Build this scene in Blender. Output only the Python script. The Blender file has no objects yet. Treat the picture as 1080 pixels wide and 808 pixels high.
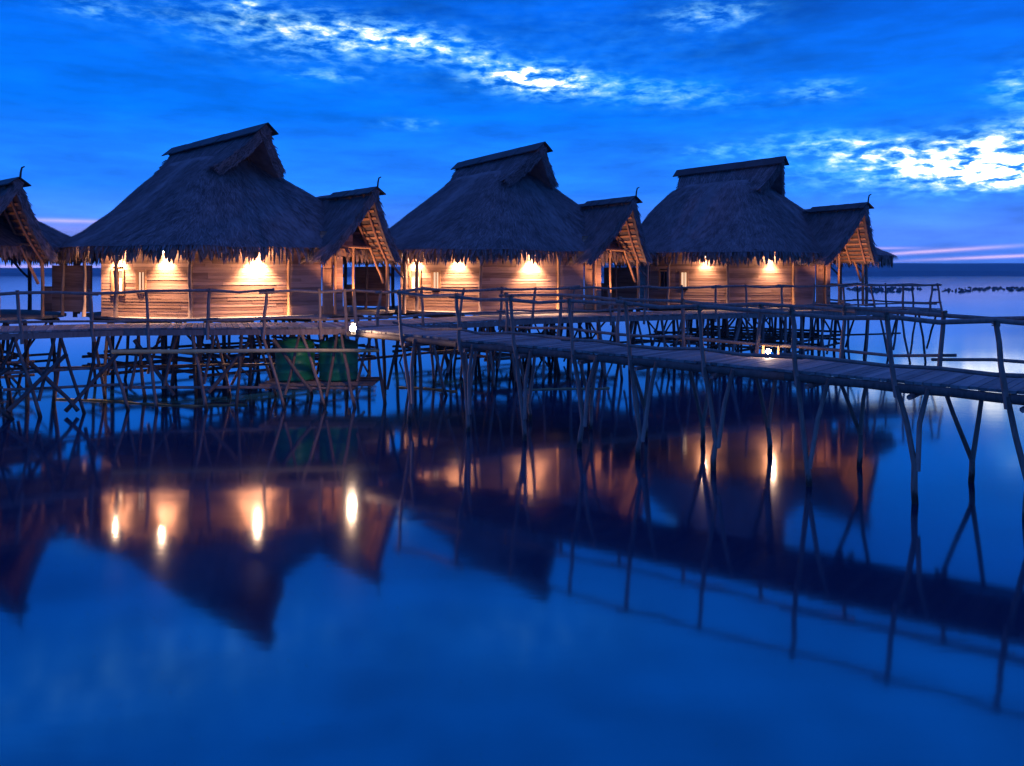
import bpy, math, random
from mathutils import Vector, Matrix, noise as mnoise

random.seed(11)
scene = bpy.context.scene
COL = scene.collection
R = math.radians
CAM_Z = 3.9
F = 900.0            # focal length in pixels of a 1080 px wide frame
HZ = 288.5           # row of the horizon

def wx(px, d):       # world X of a column at a depth
    return (px - 540.0) / F * d

# ------------------------------------------------------------------ materials
def new_mat(name):
    m = bpy.data.materials.new(name)
    m.use_nodes = True
    nt = m.node_tree
    for n in list(nt.nodes):
        nt.nodes.remove(n)
    out = nt.nodes.new('ShaderNodeOutputMaterial')
    b = nt.nodes.new('ShaderNodeBsdfPrincipled')
    nt.links.new(b.outputs[0], out.inputs[0])
    return m, nt, b

def node(nt, t, **kw):
    n = nt.nodes.new(t)
    for k, v in kw.items():
        setattr(n, k, v)
    return n

def math_n(nt, op, a, b=None, c=None, clamp=False):
    n = nt.nodes.new('ShaderNodeMath')
    n.operation = op
    n.use_clamp = clamp
    for i, v in enumerate((a, b, c)):
        if v is None:
            continue
        if isinstance(v, (int, float)):
            n.inputs[i].default_value = v
        else:
            nt.links.new(v, n.inputs[i])
    return n.outputs[0]

def ramp(nt, fac, stops, interp='LINEAR'):
    r = nt.nodes.new('ShaderNodeValToRGB')
    r.color_ramp.interpolation = interp
    el = r.color_ramp.elements
    while len(el) > 1:
        el.remove(el[-1])
    el[0].position = stops[0][0]
    el[0].color = (*stops[0][1], 1)
    for p, c in stops[1:]:
        e = el.new(p)
        e.color = (*c, 1)
    nt.links.new(fac, r.inputs[0])
    return r.outputs[0]

def wood_mat(name, dark, light, scale=(1, 1, 1), rough=0.75, island=True, bump=0.4, nscale=3.0, iw=.5, tide=False):
    m, nt, b = new_mat(name)
    tc = node(nt, 'ShaderNodeTexCoord')
    mp = node(nt, 'ShaderNodeMapping')
    mp.inputs['Scale'].default_value = scale
    nt.links.new(tc.outputs['Object'], mp.inputs[0])
    nz = node(nt, 'ShaderNodeTexNoise')
    nz.inputs['Scale'].default_value = nscale
    nz.inputs['Detail'].default_value = 6
    nz.inputs['Roughness'].default_value = 0.65
    nt.links.new(mp.outputs[0], nz.inputs[0])
    fac = nz.outputs[0]
    if island:
        g = node(nt, 'ShaderNodeNewGeometry')
        fac = math_n(nt, 'ADD', math_n(nt, 'MULTIPLY', fac, 0.75),
                     math_n(nt, 'MULTIPLY_ADD', g.outputs['Random Per Island'], iw, .12 - iw / 2))
    c = ramp(nt, fac, [(0.25, dark), (0.75, light)])
    if tide:
        gp = node(nt, 'ShaderNodeNewGeometry')
        sx = node(nt, 'ShaderNodeSeparateXYZ')
        nt.links.new(gp.outputs['Position'], sx.inputs[0])
        mr = node(nt, 'ShaderNodeMapRange', interpolation_type='SMOOTHSTEP')
        mr.inputs['From Min'].default_value = 0.08
        mr.inputs['From Max'].default_value = 0.26
        nt.links.new(math_n(nt, 'ADD', sx.outputs[2], math_n(nt, 'MULTIPLY_ADD', nz.outputs[0], .5, -.25)), mr.inputs['Value'])
        mx = node(nt, 'ShaderNodeMix', data_type='RGBA')
        nt.links.new(mr.outputs[0], mx.inputs['Factor'])
        mx.inputs['A'].default_value = (0.022, 0.019, 0.016, 1)
        nt.links.new(c, mx.inputs['B'])
        c = mx.outputs['Result']
    nt.links.new(c, b.inputs['Base Color'])
    b.inputs['Roughness'].default_value = rough
    b.inputs['Specular IOR Level'].default_value = 0.25
    if bump:
        bp = node(nt, 'ShaderNodeBump')
        bp.inputs['Strength'].default_value = bump
        bp.inputs['Distance'].default_value = 0.02
        nt.links.new(nz.outputs[0], bp.inputs['Height'])
        nt.links.new(bp.outputs[0], b.inputs['Normal'])
    return m

M = {}
M['pole'] = wood_mat('weathered_pole', (0.08, 0.052, 0.042), (0.30, 0.20, 0.16), (3, 3, 0.8), nscale=4, tide=True)
M['stilt'] = wood_mat('dark_stilt_wood', (0.035, 0.025, 0.021), (0.14, 0.10, 0.085), (3, 3, 0.8), nscale=4, tide=True)
M['rope'] = wood_mat('old_rope', (0.10, 0.075, 0.05), (0.26, 0.2, 0.14), nscale=20)
M['deck'] = wood_mat('grey_deck_boards', (0.11, 0.095, 0.085), (0.27, 0.235, 0.21), (2, 2, 2), nscale=5)
M['wall'] = wood_mat('red_brown_wall_planks', (0.18, 0.092, 0.055), (0.43, 0.25, 0.17), (0.6, 0.6, 8), island=True, nscale=2.2, bump=0.3, iw=.42)
M['trim'] = wood_mat('orange_trim_wood', (0.22, 0.11, 0.05), (0.42, 0.22, 0.11), (4, 4, 1))
M['rafter'] = wood_mat('rafter_wood', (0.20, 0.09, 0.05), (0.44, 0.23, 0.13), (2, 2, 2))
M['thatch'] = wood_mat('palm_thatch', (0.08, 0.06, 0.06), (0.265, 0.195, 0.19), (1.2, 1.2, 1.2), island=True, rough=0.9, bump=0.4, nscale=1.6, iw=.44)
M['fringe'] = wood_mat('palm_fringe', (0.09, 0.06, 0.05), (0.30, 0.20, 0.16), (3, 3, 3), island=True, rough=0.9, bump=0)
M['underside'] = wood_mat('thatch_underside', (0.07, 0.045, 0.03), (0.18, 0.115, 0.08), (2, 2, 2), island=False, nscale=8)
M['cap'] = wood_mat('dark_ridge_cap', (0.012, 0.011, 0.012), (0.032, 0.029, 0.03), (1, 1, 1), rough=0.6)
M['tank'] = wood_mat('green_plastic', (0.012, 0.17, 0.08), (0.025, 0.27, 0.12), (1, 1, 1), rough=0.4, island=False, bump=0.05)
M['pipe'] = wood_mat('cream_pipe', (0.36, 0.25, 0.10), (0.56, 0.42, 0.20), (1, 1, 1), rough=0.5, island=False, bump=0.1)
M['boom'] = wood_mat('yellow_boom', (0.12, 0.105, 0.05), (0.24, 0.21, 0.09), (1, 1, 1), rough=0.6, island=False, bump=0.1)
M['metal'] = wood_mat('dull_metal', (0.05, 0.05, 0.05), (0.12, 0.11, 0.1), rough=0.5, bump=0)
M['hill'] = wood_mat('forest_hill', (0.02, 0.06, 0.07), (0.05, 0.11, 0.12), (0.02, 0.02, 0.02), nscale=3, bump=0, island=False, rough=1)
M['rock'] = wood_mat('reef_rock', (0.03, 0.03, 0.03), (0.09, 0.085, 0.08), (1, 1, 1), rough=0.8)

def emit_mat(name, color, strength):
    m, nt, b = new_mat(name)
    b.inputs['Base Color'].default_value = (0.8, 0.7, 0.55, 1)
    b.inputs['Emission Color'].default_value = (*color, 1)
    b.inputs['Emission Strength'].default_value = strength
    return m
M['bulb'] = emit_mat('lit_bulb', (1.0, 0.78, 0.5), 40)
M['bulb_strong'] = emit_mat('lit_bulb_strong', (1.0, 0.80, 0.58), 130)
M['bulb_dim'] = emit_mat('lit_bulb_dim', (1.0, 0.74, 0.46), 14)
M['bulb_uplight'] = emit_mat('added_uplight_bulb', (1.0, 0.72, 0.5), 4)  # bulb of the added porch uplight
M['bulb_off'] = wood_mat('unlit_bulb', (0.5, 0.5, 0.48), (0.6, 0.6, 0.58), island=False, bump=0, rough=0.3)
M['pane_lit'] = emit_mat('lit_window_pane', (1.0, 0.62, 0.34), 0.9)
m, nt, b = new_mat('dark_window_pane')
b.inputs['Base Color'].default_value = (0.01, 0.012, 0.015, 1)
b.inputs['Roughness'].default_value = 0.12
M['pane'] = m

# water: nearly still lagoon, a smooth mirror with faint swell
m, nt, b = new_mat('lagoon_water')
b.inputs['Base Color'].default_value = (0.002, 0.016, 0.05, 1)
b.inputs['Roughness'].default_value = 0.13
b.inputs['IOR'].default_value = 3.3
tc = node(nt, 'ShaderNodeTexCoord')
mp = node(nt, 'ShaderNodeMapping')
mp.inputs['Scale'].default_value = (0.35, 1.1, 1)
nt.links.new(tc.outputs['Object'], mp.inputs[0])
n1 = node(nt, 'ShaderNodeTexNoise')
n1.inputs['Scale'].default_value = 2.2
n1.inputs['Detail'].default_value = 4
nt.links.new(mp.outputs[0], n1.inputs[0])
mp2 = node(nt, 'ShaderNodeMapping')
mp2.inputs['Scale'].default_value = (0.03, 0.11, 1)
nt.links.new(tc.outputs['Object'], mp2.inputs[0])
n2 = node(nt, 'ShaderNodeTexNoise')
n2.inputs['Scale'].default_value = 1.0
n2.inputs['Detail'].default_value = 3
nt.links.new(mp2.outputs[0], n2.inputs[0])
bp = node(nt, 'ShaderNodeBump')
bp.inputs['Strength'].default_value = 0.03
bp.inputs['Distance'].default_value = 0.03
nt.links.new(n1.outputs[0], bp.inputs['Height'])
nt.links.new(bp.outputs[0], b.inputs['Normal'])
rr = node(nt, 'ShaderNodeMapRange')
rr.inputs['From Min'].default_value = 0.3
rr.inputs['From Max'].default_value = 0.7
rr.inputs['To Min'].default_value = 0.062
rr.inputs['To Max'].default_value = 0.088
nt.links.new(n2.outputs[0], rr.inputs['Value'])
nt.links.new(rr.outputs[0], b.inputs['Roughness'])
M['water'] = m

# ------------------------------------------------------------------ mesh helpers
class MB:
    def __init__(self):
        self.v = []
        self.f = []
        self.mi = []
    def face(self, pts, mi=0):
        k = len(self.v)
        self.v.extend([tuple(p) for p in pts])
        self.f.append(tuple(range(k, k + len(pts))))
        self.mi.append(mi)
    def tube(self, pts, rads, n=7):
        pts = [Vector(p) for p in pts]
        if isinstance(rads, (int, float)):
            rads = [rads] * len(pts)
        base = len(self.v)
        up = None
        for i, p in enumerate(pts):
            if i == 0: t = pts[1] - pts[0]
            elif i == len(pts) - 1: t = pts[-1] - pts[-2]
            else: t = pts[i + 1] - pts[i - 1]
            t.normalize()
            if up is None:
                up = Vector((0, 0, 1)) if abs(t.z) < 0.9 else Vector((1, 0, 0))
            a = t.cross(up); a.normalize()
            c = t.cross(a)
            up = -c if False else up
            for j in range(n):
                w = 2 * math.pi * j / n
                self.v.append(tuple(p + (a * math.cos(w) + c * math.sin(w)) * rads[i]))
        for i in range(len(pts) - 1):
            for j in range(n):
                q = base + i * n
                self.f.append((q + j, q + (j + 1) % n, q + n + (j + 1) % n, q + n + j)); self.mi.append(0)
        self.f.append(tuple(base + j for j in range(n))); self.mi.append(0)
        e = base + (len(pts) - 1) * n
        self.f.append(tuple(e + j for j in reversed(range(n)))); self.mi.append(0)
    def pole(self, p, q, r0=0.05, r1=None, bend=0.03, seg=4, n=7):
        p, q = Vector(p), Vector(q)
        r1 = r1 if r1 else r0 * 0.85
        L = (q - p).length
        pts, rs = [], []
        off = Vector((random.uniform(-1, 1), random.uniform(-1, 1), random.uniform(-.6, .6))) * bend * L * 0.5
        for i in range(seg + 1):
            t = i / seg
            jit = Vector((random.uniform(-1, 1), random.uniform(-1, 1), random.uniform(-.5, .5))) * 0.02 if 0 < i < seg else Vector((0, 0, 0))
            pts.append(p.lerp(q, t) + off * math.sin(math.pi * t) + jit)
            rs.append((r0 + (r1 - r0) * t) * random.uniform(0.9, 1.1))
        self.tube(pts, rs, n)
    def box(self, c, half, ax=None, ay=None, az=None, mi=0):
        c = Vector(c)
        ax = Vector(ax) if ax is not None else Vector((1, 0, 0))
        ay = Vector(ay) if ay is not None else Vector((0, 1, 0))
        az = Vector(az) if az is not None else Vector((0, 0, 1))
        k = len(self.v)
        for sx in (-1, 1):
            for sy in (-1, 1):
                for sz in (-1, 1):
                    self.v.append(tuple(c + ax * half[0] * sx + ay * half[1] * sy + az * half[2] * sz))
        for f in ((0, 1, 3, 2), (4, 6, 7, 5), (0, 4, 5, 1), (2, 3, 7, 6), (0, 2, 6, 4), (1, 5, 7, 3)):
            self.f.append(tuple(k + i for i in f)); self.mi.append(mi)
    def beam(self, p, q, w, h, up=(0, 0, 1)):      # square beam between two points
        p, q = Vector(p), Vector(q)
        d = (q - p); L = d.length; d.normalize()
        s = d.cross(Vector(up))
        if s.length < 1e-4:
            s = d.cross(Vector((1, 0, 0)))
        s.normalize()
        u = s.cross(d)
        self.box((p + q) / 2, (L / 2, w / 2, h / 2), d, s, u)
    def prism(self, poly, z0, z1):                  # closed vertical prism over a 2D polygon
        n = len(poly)
        k = len(self.v)
        for x, y in poly: self.v.append((x, y, z0))
        for x, y in poly: self.v.append((x, y, z1))
        self.f.append(tuple(k + i for i in reversed(range(n)))); self.mi.append(0)
        self.f.append(tuple(k + n + i for i in range(n))); self.mi.append(0)
        for i in range(n):
            j = (i + 1) % n
            self.f.append((k + i, k + j, k + n + j, k + n + i)); self.mi.append(0)
    def lathe(self, prof, centre=(0, 0, 0), n=20, axis='z'):
        k = len(self.v)
        cx, cy, cz = centre
        for r, z in prof:
            for j in range(n):
                a = 2 * math.pi * j / n
                if axis == 'z':
                    self.v.append((cx + r * math.cos(a), cy + r * math.sin(a), cz + z))
                else:
                    self.v.append((cx + z, cy + r * math.cos(a), cz + r * math.sin(a)))
        for i in range(len(prof) - 1):
            for j in range(n):
                q = k + i * n
                self.f.append((q + j, q + (j + 1) % n, q + n + (j + 1) % n, q + n + j)); self.mi.append(0)
    def build(self, name, mat, parent=None, origin=None, smooth=False):
        me = bpy.data.meshes.new(name)
        o = bpy.data.objects.new(name, me)
        COL.objects.link(o)
        org = Vector(origin) if origin is not None else None
        if parent is not None:
            pw = WORLD[parent.name]
            o.parent = parent
            vs = [tuple(Vector(v) - pw) for v in self.v]
            WORLD[o.name] = pw.copy()
        else:
            org = org if org is not None else Vector((0, 0, 0))
            vs = [tuple(Vector(v) - org) for v in self.v]
            o.location = org
            WORLD[o.name] = org
        me.from_pydata(vs, [], self.f)
        for mm in (mat if isinstance(mat, (list, tuple)) else [mat]):
            me.materials.append(mm)
        me.polygons.foreach_set('material_index', self.mi)
        if smooth:
            me.polygons.foreach_set('use_smooth', [True] * len(me.polygons))
        me.update()
        return o

WORLD = {}
def empty(name, loc):
    o = bpy.data.objects.new(name, None)
    o.empty_display_size = 0.5
    COL.objects.link(o)
    o.location = loc
    WORLD[o.name] = Vector(loc)
    return o

def tag(o, label=None, cat=None, group=None, kind=None):
    if label: o['label'] = label
    if cat: o['category'] = cat
    if group: o['group'] = group
    if kind: o['kind'] = kind
    return o

def lamp(name, kind, loc, power, color, parent, radius=0.05, spot=None, blend=0.5, aim=None):
    l = bpy.data.lights.new(name, kind)
    l.energy = power
    l.color = color
    l.shadow_soft_size = radius
    if kind == 'SPOT':
        l.spot_size = R(spot)
        l.spot_blend = blend
    o = bpy.data.objects.new(name, l)
    COL.objects.link(o)
    o.parent = parent
    o.location = Vector(loc) - WORLD[parent.name]
    if aim is not None:
        o.rotation_euler = Vector(aim).to_track_quat('-Z', 'Y').to_euler()
    return o

WARM = (1.0, 0.61, 0.38)

# ------------------------------------------------------------------ setting
w = MB()
w.face([(-2300, -250, 0), (2300, -250, 0), (2300, 1950, 0), (-2300, 1950, 0)])
tag(w.build('water', M['water']), kind='structure')

h = MB()
xs = [-2200 + 40 * i for i in range(111)]
rows = []
for x in xs:
    base = 13.5 + 8.5 * (1 / (1 + math.exp(-(x - 100) / 220.0)))
    top = base + 1.6 * mnoise.noise(Vector((x * 0.004, 1.3, 0))) + 0.9 * mnoise.noise(Vector((x * 0.02, 4.3, 0)))
    y0 = 1350 + 90 * mnoise.noise(Vector((x * 0.002, 9.1, 0)))
    rows.append([(x, y0, -1), (x, y0 + 4, top * .35), (x, y0 + 40, top * .8), (x, y0 + 110, top), (x, y0 + 400, -1)])
for a, c in zip(rows[:-1], rows[1:]):
    for i in range(4):
        h.face([a[i], c[i], c[i + 1], a[i + 1]])
tag(h.build('hills', M['hill'], smooth=True), kind='structure')

hz = MB()
hz.box((0, 850, 13.5), (2320, 1120, 14.5))
m, nt, b = new_mat('evening_haze')
nt.nodes.remove(b)
vol = node(nt, 'ShaderNodeVolumePrincipled')
vol.inputs['Color'].default_value = (0.6, 0.8, 1, 1)
vol.inputs['Density'].default_value = 0.00032
nt.links.new(vol.outputs[0], [n for n in nt.nodes if n.type == 'OUTPUT_MATERIAL'][0].inputs['Volume'])
tag(hz.build('haze', m), kind='stuff')

rk = MB()
rnd = random.Random(5)
for i in range(520):
    d = rnd.uniform(176, 235)
    px = 850 + 480 * rnd.random()
    if mnoise.noise(Vector((px * 0.02, d * 0.02, 0))) < -0.12: continue
    x = wx(px, d)
    r = rnd.uniform(0.2, 0.75)
    k = len(rk.v)
    prof = [(r, -0.3), (r * .95, 0.05), (r * .6, rnd.uniform(.12, .4)), (0.02, rnd.uniform(.2, .6))]
    rk.lathe([(a * rnd.uniform(.85, 1.1), b_) for a, b_ in prof], (x, d, 0), 7)
tag(rk.build('reef', M['rock']), kind='stuff')

# ------------------------------------------------------------------ huts
ZF = 2.45          # hut floor
ZD = 2.35          # boardwalk deck

def lerp_tab(tab, z):
    for a, c in zip(tab[:-1], tab[1:]):
        if z <= c[0]:
            t = (z - a[0]) / (c[0] - a[0])
            return [a[i] + (c[i] - a[i]) * t for i in range(1, len(a))]
    return list(tab[-1][1:])

def plank_wall(mb, a, c, z0, z1, out, hh=0.105, thick=0.08, holes=()):
    """clapboard wall from a to c (2D), outward normal out; holes = (s0,s1,za,zb) along the wall"""
    a, c, out = Vector((*a, 0)), Vector((*c, 0)), Vector((*out, 0)).normalized()
    L = (c - a).length
    d = (c - a) / L
    z = z0
    while z < z1 - 0.01:
        zt = min(z + hh * random.uniform(0.92, 1.08), z1)
        spans = [(0, L)]
        for s0, s1, za, zb in holes:
            if z < zb and zt > za:
                ns = []
                for p, q in spans:
                    if s0 > p: ns.append((p, min(s0, q)))
                    if s1 < q: ns.append((max(s1, p), q))
                spans = ns
        for p, q in spans:
            if q - p < 0.02: continue
            cuts = [p] + sorted(x for x in [random.uniform(p, q)] if q - p > 2.2) + [q]
            for u0, u1 in zip(cuts[:-1], cuts[1:]):
                o0 = 0.012 + random.uniform(-.004, .004); o1 = 0.007
                A = a + d * u0; B = a + d * (u1 - 0.006)
                k = len(mb.v)
                for P in (A, B):
                    mb.v.append(tuple(P + out * o0 + Vector((0, 0, z))))
                    mb.v.append(tuple(P + out * o1 + Vector((0, 0, zt))))
                    mb.v.append(tuple(P - out * thick + Vector((0, 0, zt))))
                    mb.v.append(tuple(P - out * thick + Vector((0, 0, z))))
                for f in ((0, 4, 5, 1), (1, 5, 6, 2), (2, 6, 7, 3), (3, 7, 4, 0), (0, 1, 2, 3), (4, 7, 6, 5)):
                    mb.f.append(tuple(k + i for i in f)); mb.mi.append(0)
        z = zt

def sphere(mb, c, r, n=12):
    prof = [(max(r * math.sin(math.pi * i / 8), 0.0008), -r * math.cos(math.pi * i / 8)) for i in range(9)]
    mb.lathe(prof, c, n)

def make_hut(C, rot, ridge0, ridge1, label, seed, lit=(1, 1, 1), porch=1.0, leftscreen=True, porch_tip=None, ox=0.3, asym=1.1, shear=0.0, dim=1.0):
    random.seed(seed)
    cr, sr = math.cos(rot), math.sin(rot)
    C = Vector((C[0], C[1], 0))
    def L2(x, y):             # hut frame to world (2D)
        return (C.x + x * cr - y * sr, C.y + x * sr + y * cr)
    def L3(x, y, z):
        p = L2(x, y)
        return Vector((p[0], p[1], z))
    def D3(x, y, z=0):
        return Vector((x * cr - y * sr, x * sr + y * cr, z))
    R0, R1 = Vector(ridge0), Vector(ridge1)       # front and rear ridge ends
    mid = (R0 + R1) / 2
    s_ax = Vector((R1.x - R0.x, R1.y - R0.y, 0)); half_ridge = s_ax.length / 2
    s_ax.normalize()
    t_ax = Vector((s_ax.y, -s_ax.x, 0))           # towards the right / back
    O = L3(ox, 4.9, 0)                           # middle of the eaves
    root = empty('thatched_hut', (O.x, O.y, 0))
    tag(root, label, 'hut', 'thatched huts on stilts')

    # ---------------- roof skirt
    ZE = CAM_Z + 0.66
    ar = half_ridge / 3.3
    # height above the camera, semi axis along ridge, across, blend from eave centre to ridge centre
    tab = [(0.88, 4.85, 6.5, 0.0), (1.1, 4.6, 6.0, 0.08), (1.5, 4.15, 5.15, 0.2), (2.2, 3.55, 3.9, 0.43),
           (2.85, 3.0, 2.85, 0.68), (3.4, 2.5, 2.05, 0.86), (3.85, 2.1, 1.42, 0.96), (4.2, 1.75 * (0.4 + 0.6 * ar), 0.95, 1.0)]
    N = 3.0
    def ring_pt(th, z, grow=0.0):
        A, B_, k = lerp_tab(tab, z)
        n_ = N + 1.2 * k
        c_, s_ = math.cos(th), math.sin(th)
        x = (abs(c_) ** (2 / n_)) * math.copysign(1, c_) * (A + grow)
        y = (abs(s_) ** (2 / n_)) * math.copysign(1, s_) * (B_ + grow)
        if y > 0: y *= 1 + (asym - 1) * (1 - k)
        x *= 1 + (0.30 if x > 0 else -0.10) * k
        x -= shear * max(y, 0) * (1 - k)
        ctr = O.lerp(Vector((mid.x, mid.y, 0)), k)
        sag = 0.05 * mnoise.noise(Vector((ctr.x + x * .7, ctr.y + y * .7, z)))
        p = ctr + s_ax * x + t_ax * y
        return Vector((p.x, p.y, CAM_Z + z + sag))
    def th_of(i, n):
        # even spread of the angle over the rounded plan
        return 2 * math.pi * i / n
    zs = [0.88, 0.98, 1.1, 1.3, 1.5, 1.85, 2.2, 2.5, 2.85, 3.1, 3.4, 3.65, 3.85, 4.05, 4.2]
    NT = 72
    roof = MB()
    base = 0
    for z in zs:
        for i in range(NT):
            roof.v.append(tuple(ring_pt(th_of(i, NT), z)))
    for r_ in range(len(zs) - 1):
        for i in range(NT):
            j = (i + 1) % NT
            roof.f.append((r_ * NT + i, r_ * NT + j, (r_ + 1) * NT + j, (r_ + 1) * NT + i)); roof.mi.append(0)
    roof.f.append(tuple((len(zs) - 1) * NT + i for i in range(NT))); roof.mi.append(0)
    # eave soffit: a thick rim folded back under the thatch
    e0 = len(roof.v)
    for i in range(NT):
        p = ring_pt(th_of(i, NT), 0.88)
        c = Vector((O.x, O.y, p.z))
        d = (c - p).normalized()
        roof.v.append(tuple(p + d * 0.35 + Vector((0, 0, 0.05))))
    for i in range(NT):
        j = (i + 1) % NT
        roof.f.append((i, e0 + i, e0 + j, j)); roof.mi.append(0)

    # upper gabled part: two thick sheets
    zg = 4.08
    A, B_, k = lerp_tab(tab, zg)
    A = 2.45 * (0.4 + 0.6 * ar)
    ctr = Vector((mid.x, mid.y, 0))
    def sheet(mb, p00, p01, p10, p11, th, nu=8, nv=6, mi=0, sagk=0.12):
        # p0* along the ridge (front,back), p1* along the lower edge; th thickness inwards/below
        nrm = (p01 - p00).cross(p10 - p00).normalized()
        if nrm.z < 0: nrm = -nrm
        k = len(mb.v)
        for lay in (0, 1):
            for a_ in range(nv + 1):
                for b_ in range(nu + 1):
                    ta, tb = a_ / nv, b_ / nu
                    p = p00.lerp(p01, tb).lerp(p10.lerp(p11, tb), ta)
                    p = p - Vector((0, 0, 1)) * sagk * math.sin(math.pi * ta)
                    p += Vector((0, 0, 0.04 * mnoise.noise(p * 1.3)))
                    mb.v.append(tuple(p - nrm * th * lay))
        W_ = nu + 1
        S_ = W_ * (nv + 1)
        for a_ in range(nv):
            for b_ in range(nu):
                q = k + a_ * W_ + b_
                mb.f.append((q, q + 1, q + W_ + 1, q + W_)); mb.mi.append(mi)
                q += S_
                mb.f.append((q, q + W_, q + W_ + 1, q + 1)); mb.mi.append(mi)
        edge = [(k + b_) for b_ in range(W_)] + [k + a_ * W_ + nu for a_ in range(1, nv + 1)] + \
               [k + nv * W_ + b_ for b_ in reversed(range(nu))] + [k + a_ * W_ for a_ in reversed(range(1, nv))]
        for i in range(len(edge)):
            p, q = edge[i], edge[(i + 1) % len(edge)]
            mb.f.append((p, p + S_, q + S_, q)); mb.mi.append(mi)
        return nrm
    up_sheets = []
    for sg in (-1, 1):
        f1 = ctr - s_ax * (A - 0.06) + t_ax * sg * (B_ + 0.22); f1.z = CAM_Z + zg - 0.34
        b1 = ctr + s_ax * (A - 0.12) + t_ax * sg * (B_ + 0.22); b1.z = CAM_Z + zg - 0.34
        up_sheets.append((R0.copy(), R1.copy(), f1, b1))
        sheet(roof, R0.copy(), R1.copy(), f1, b1, 0.34)

    # strands of palm leaf lying on the thatch
    def strand(mb, p, down, nrm, ln, wd, lift0=0.015, lift1=0.06):
        side = down.cross(nrm).normalized() * wd * 0.5
        p0 = p + nrm * lift0
        p1 = p + down * ln + nrm * lift1
        mb.face([p0 - side, p0 + side, p1 + side * 0.4, p1 - side * 0.4])
    def rnd_strands(count):
        for _ in range(count):
            z = 0.95 + (4.1 - 0.95) * (random.random() ** 1.25)
            th = random.uniform(0, 2 * math.pi)
            p = ring_pt(th, z)
            pl = ring_pt(th, z - 0.12) if z > 1.01 else p + (p - ring_pt(th, z + 0.12))
            ps = ring_pt(th + 0.02, z)
            dn = (pl - p)
            if dn.length < 1e-5: continue
            dn.normalize()
            sd = (ps - p)
            if sd.length < 1e-5: continue
            nr = sd.cross(dn).normalized()
            if nr.z < 0: nr = -nr
            dn = (dn + sd.normalized() * random.gauss(0, 0.26)).normalized()
            strand(roof, p, dn, nr, min(random.uniform(0.18, 0.5), (z - .80) * 1.3), random.uniform(0.015, 0.045), 0.008, random.uniform(0.012, 0.05))
    rnd_strands(18000)
    for _ in range(1500):
        th = random.uniform(0, 2 * math.pi)
        z = random.uniform(.88, 1.0)
        p = ring_pt(th, z); pu = ring_pt(th, z + .15); ps = ring_pt(th + .02, z)
        sd = (ps - p)
        if sd.length < 1e-5: continue
        sd.normalize()
        dn = ((p - pu).normalized() * .8 + Vector((0, 0, -.75)) + sd * random.gauss(0, .18)).normalized()
        nr = sd.cross(dn).normalized()
        if nr.z < 0: nr = -nr
        strand(roof, p, dn, nr, random.uniform(.12, .36), random.uniform(.02, .06), .01, random.uniform(.0, .05))
    def sheet_strands(mb, p00, p01, p10, p11, count):
        nrm = (p01 - p00).cross(p10 - p00).normalized()
        if nrm.z < 0: nrm = -nrm
        for _ in range(count):
            ta, tb = random.uniform(0, 0.97), random.random()
            p = p00.lerp(p01, tb).lerp(p10.lerp(p11, tb), ta) - Vector((0, 0, 0.12 * math.sin(math.pi * ta)))
            q = p00.lerp(p01, tb).lerp(p10.lerp(p11, tb), min(ta + .05, 1)) - Vector((0, 0, 0.12 * math.sin(math.pi * min(ta + .05, 1))))
            dn = (q - p).normalized()
            sd = (p01 - p00).normalized()
            dn = (dn + sd * random.gauss(0, 0.12)).normalized()
            strand(mb, p, dn, nrm, random.uniform(.25, .55), random.uniform(.015, .045), 0.008, random.uniform(.012, .05))
    for s_ in up_sheets:
        sheet_strands(roof, *s_, 900)
    def rake_strands(mb, p0, p1, outw, nrm, th, sag, count):
        d = (p1 - p0).normalized()
        for _ in range(count):
            t = random.random()
            p = p0.lerp(p1, t) - Vector((0, 0, sag * math.sin(math.pi * t))) - nrm * random.uniform(-.02, th * .95)
            dn = (d + outw * random.uniform(-.1, .35) + nrm * random.gauss(0, .2)).normalized()
            strand(mb, p, dn, outw, random.uniform(.1, .26), random.uniform(.025, .055), .01, random.uniform(.01, .05))
    for (a0, a1, b0, b1) in up_sheets:
        nrm = (a1 - a0).cross(b0 - a0).normalized()
        if nrm.z < 0: nrm = -nrm
        rake_strands(roof, a0, b0, -s_ax, nrm, .34, .12, 420)
        rake_strands(roof, a1, b1, s_ax, nrm, .34, .12, 200)
    roof_o = roof.build('roof', M['thatch'], root)

    # gable panels set back under the ridge ends
    for e in (-1, 1):
        g = MB()
        p_ = ctr + s_ax * e * (A - 0.85)
        zb = CAM_Z + 3.5
        tri = [p_ + t_ax * (B_ + .32) + Vector((0, 0, zb)), p_ - t_ax * (B_ + .32) + Vector((0, 0, zb)),
               Vector((p_.x, p_.y, min(R0.z, R1.z) - 0.34))]
        nn = s_ax * 0.05
        k = len(g.v)
        g.v.extend([tuple(v - nn) for v in tri] + [tuple(v + nn) for v in tri])
        g.f += [(k, k + 1, k + 2), (k + 5, k + 4, k + 3), (k, k + 3, k + 4, k + 1), (k + 1, k + 4, k + 5, k + 2), (k + 2, k + 5, k + 3, k)]
        g.mi += [0] * 5
        for q in range(3):     # rafters behind the opening
            tt = (q - 1) * 0.55
            g.beam(p_ - s_ax * -e * 0.1 + t_ax * tt + Vector((0, 0, zb)), Vector((p_.x, p_.y, R0.z - 0.4)) - s_ax * -e * 0.1, .05, .05)
        g.build('gable_panel', M['underside'], roof_o)

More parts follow.
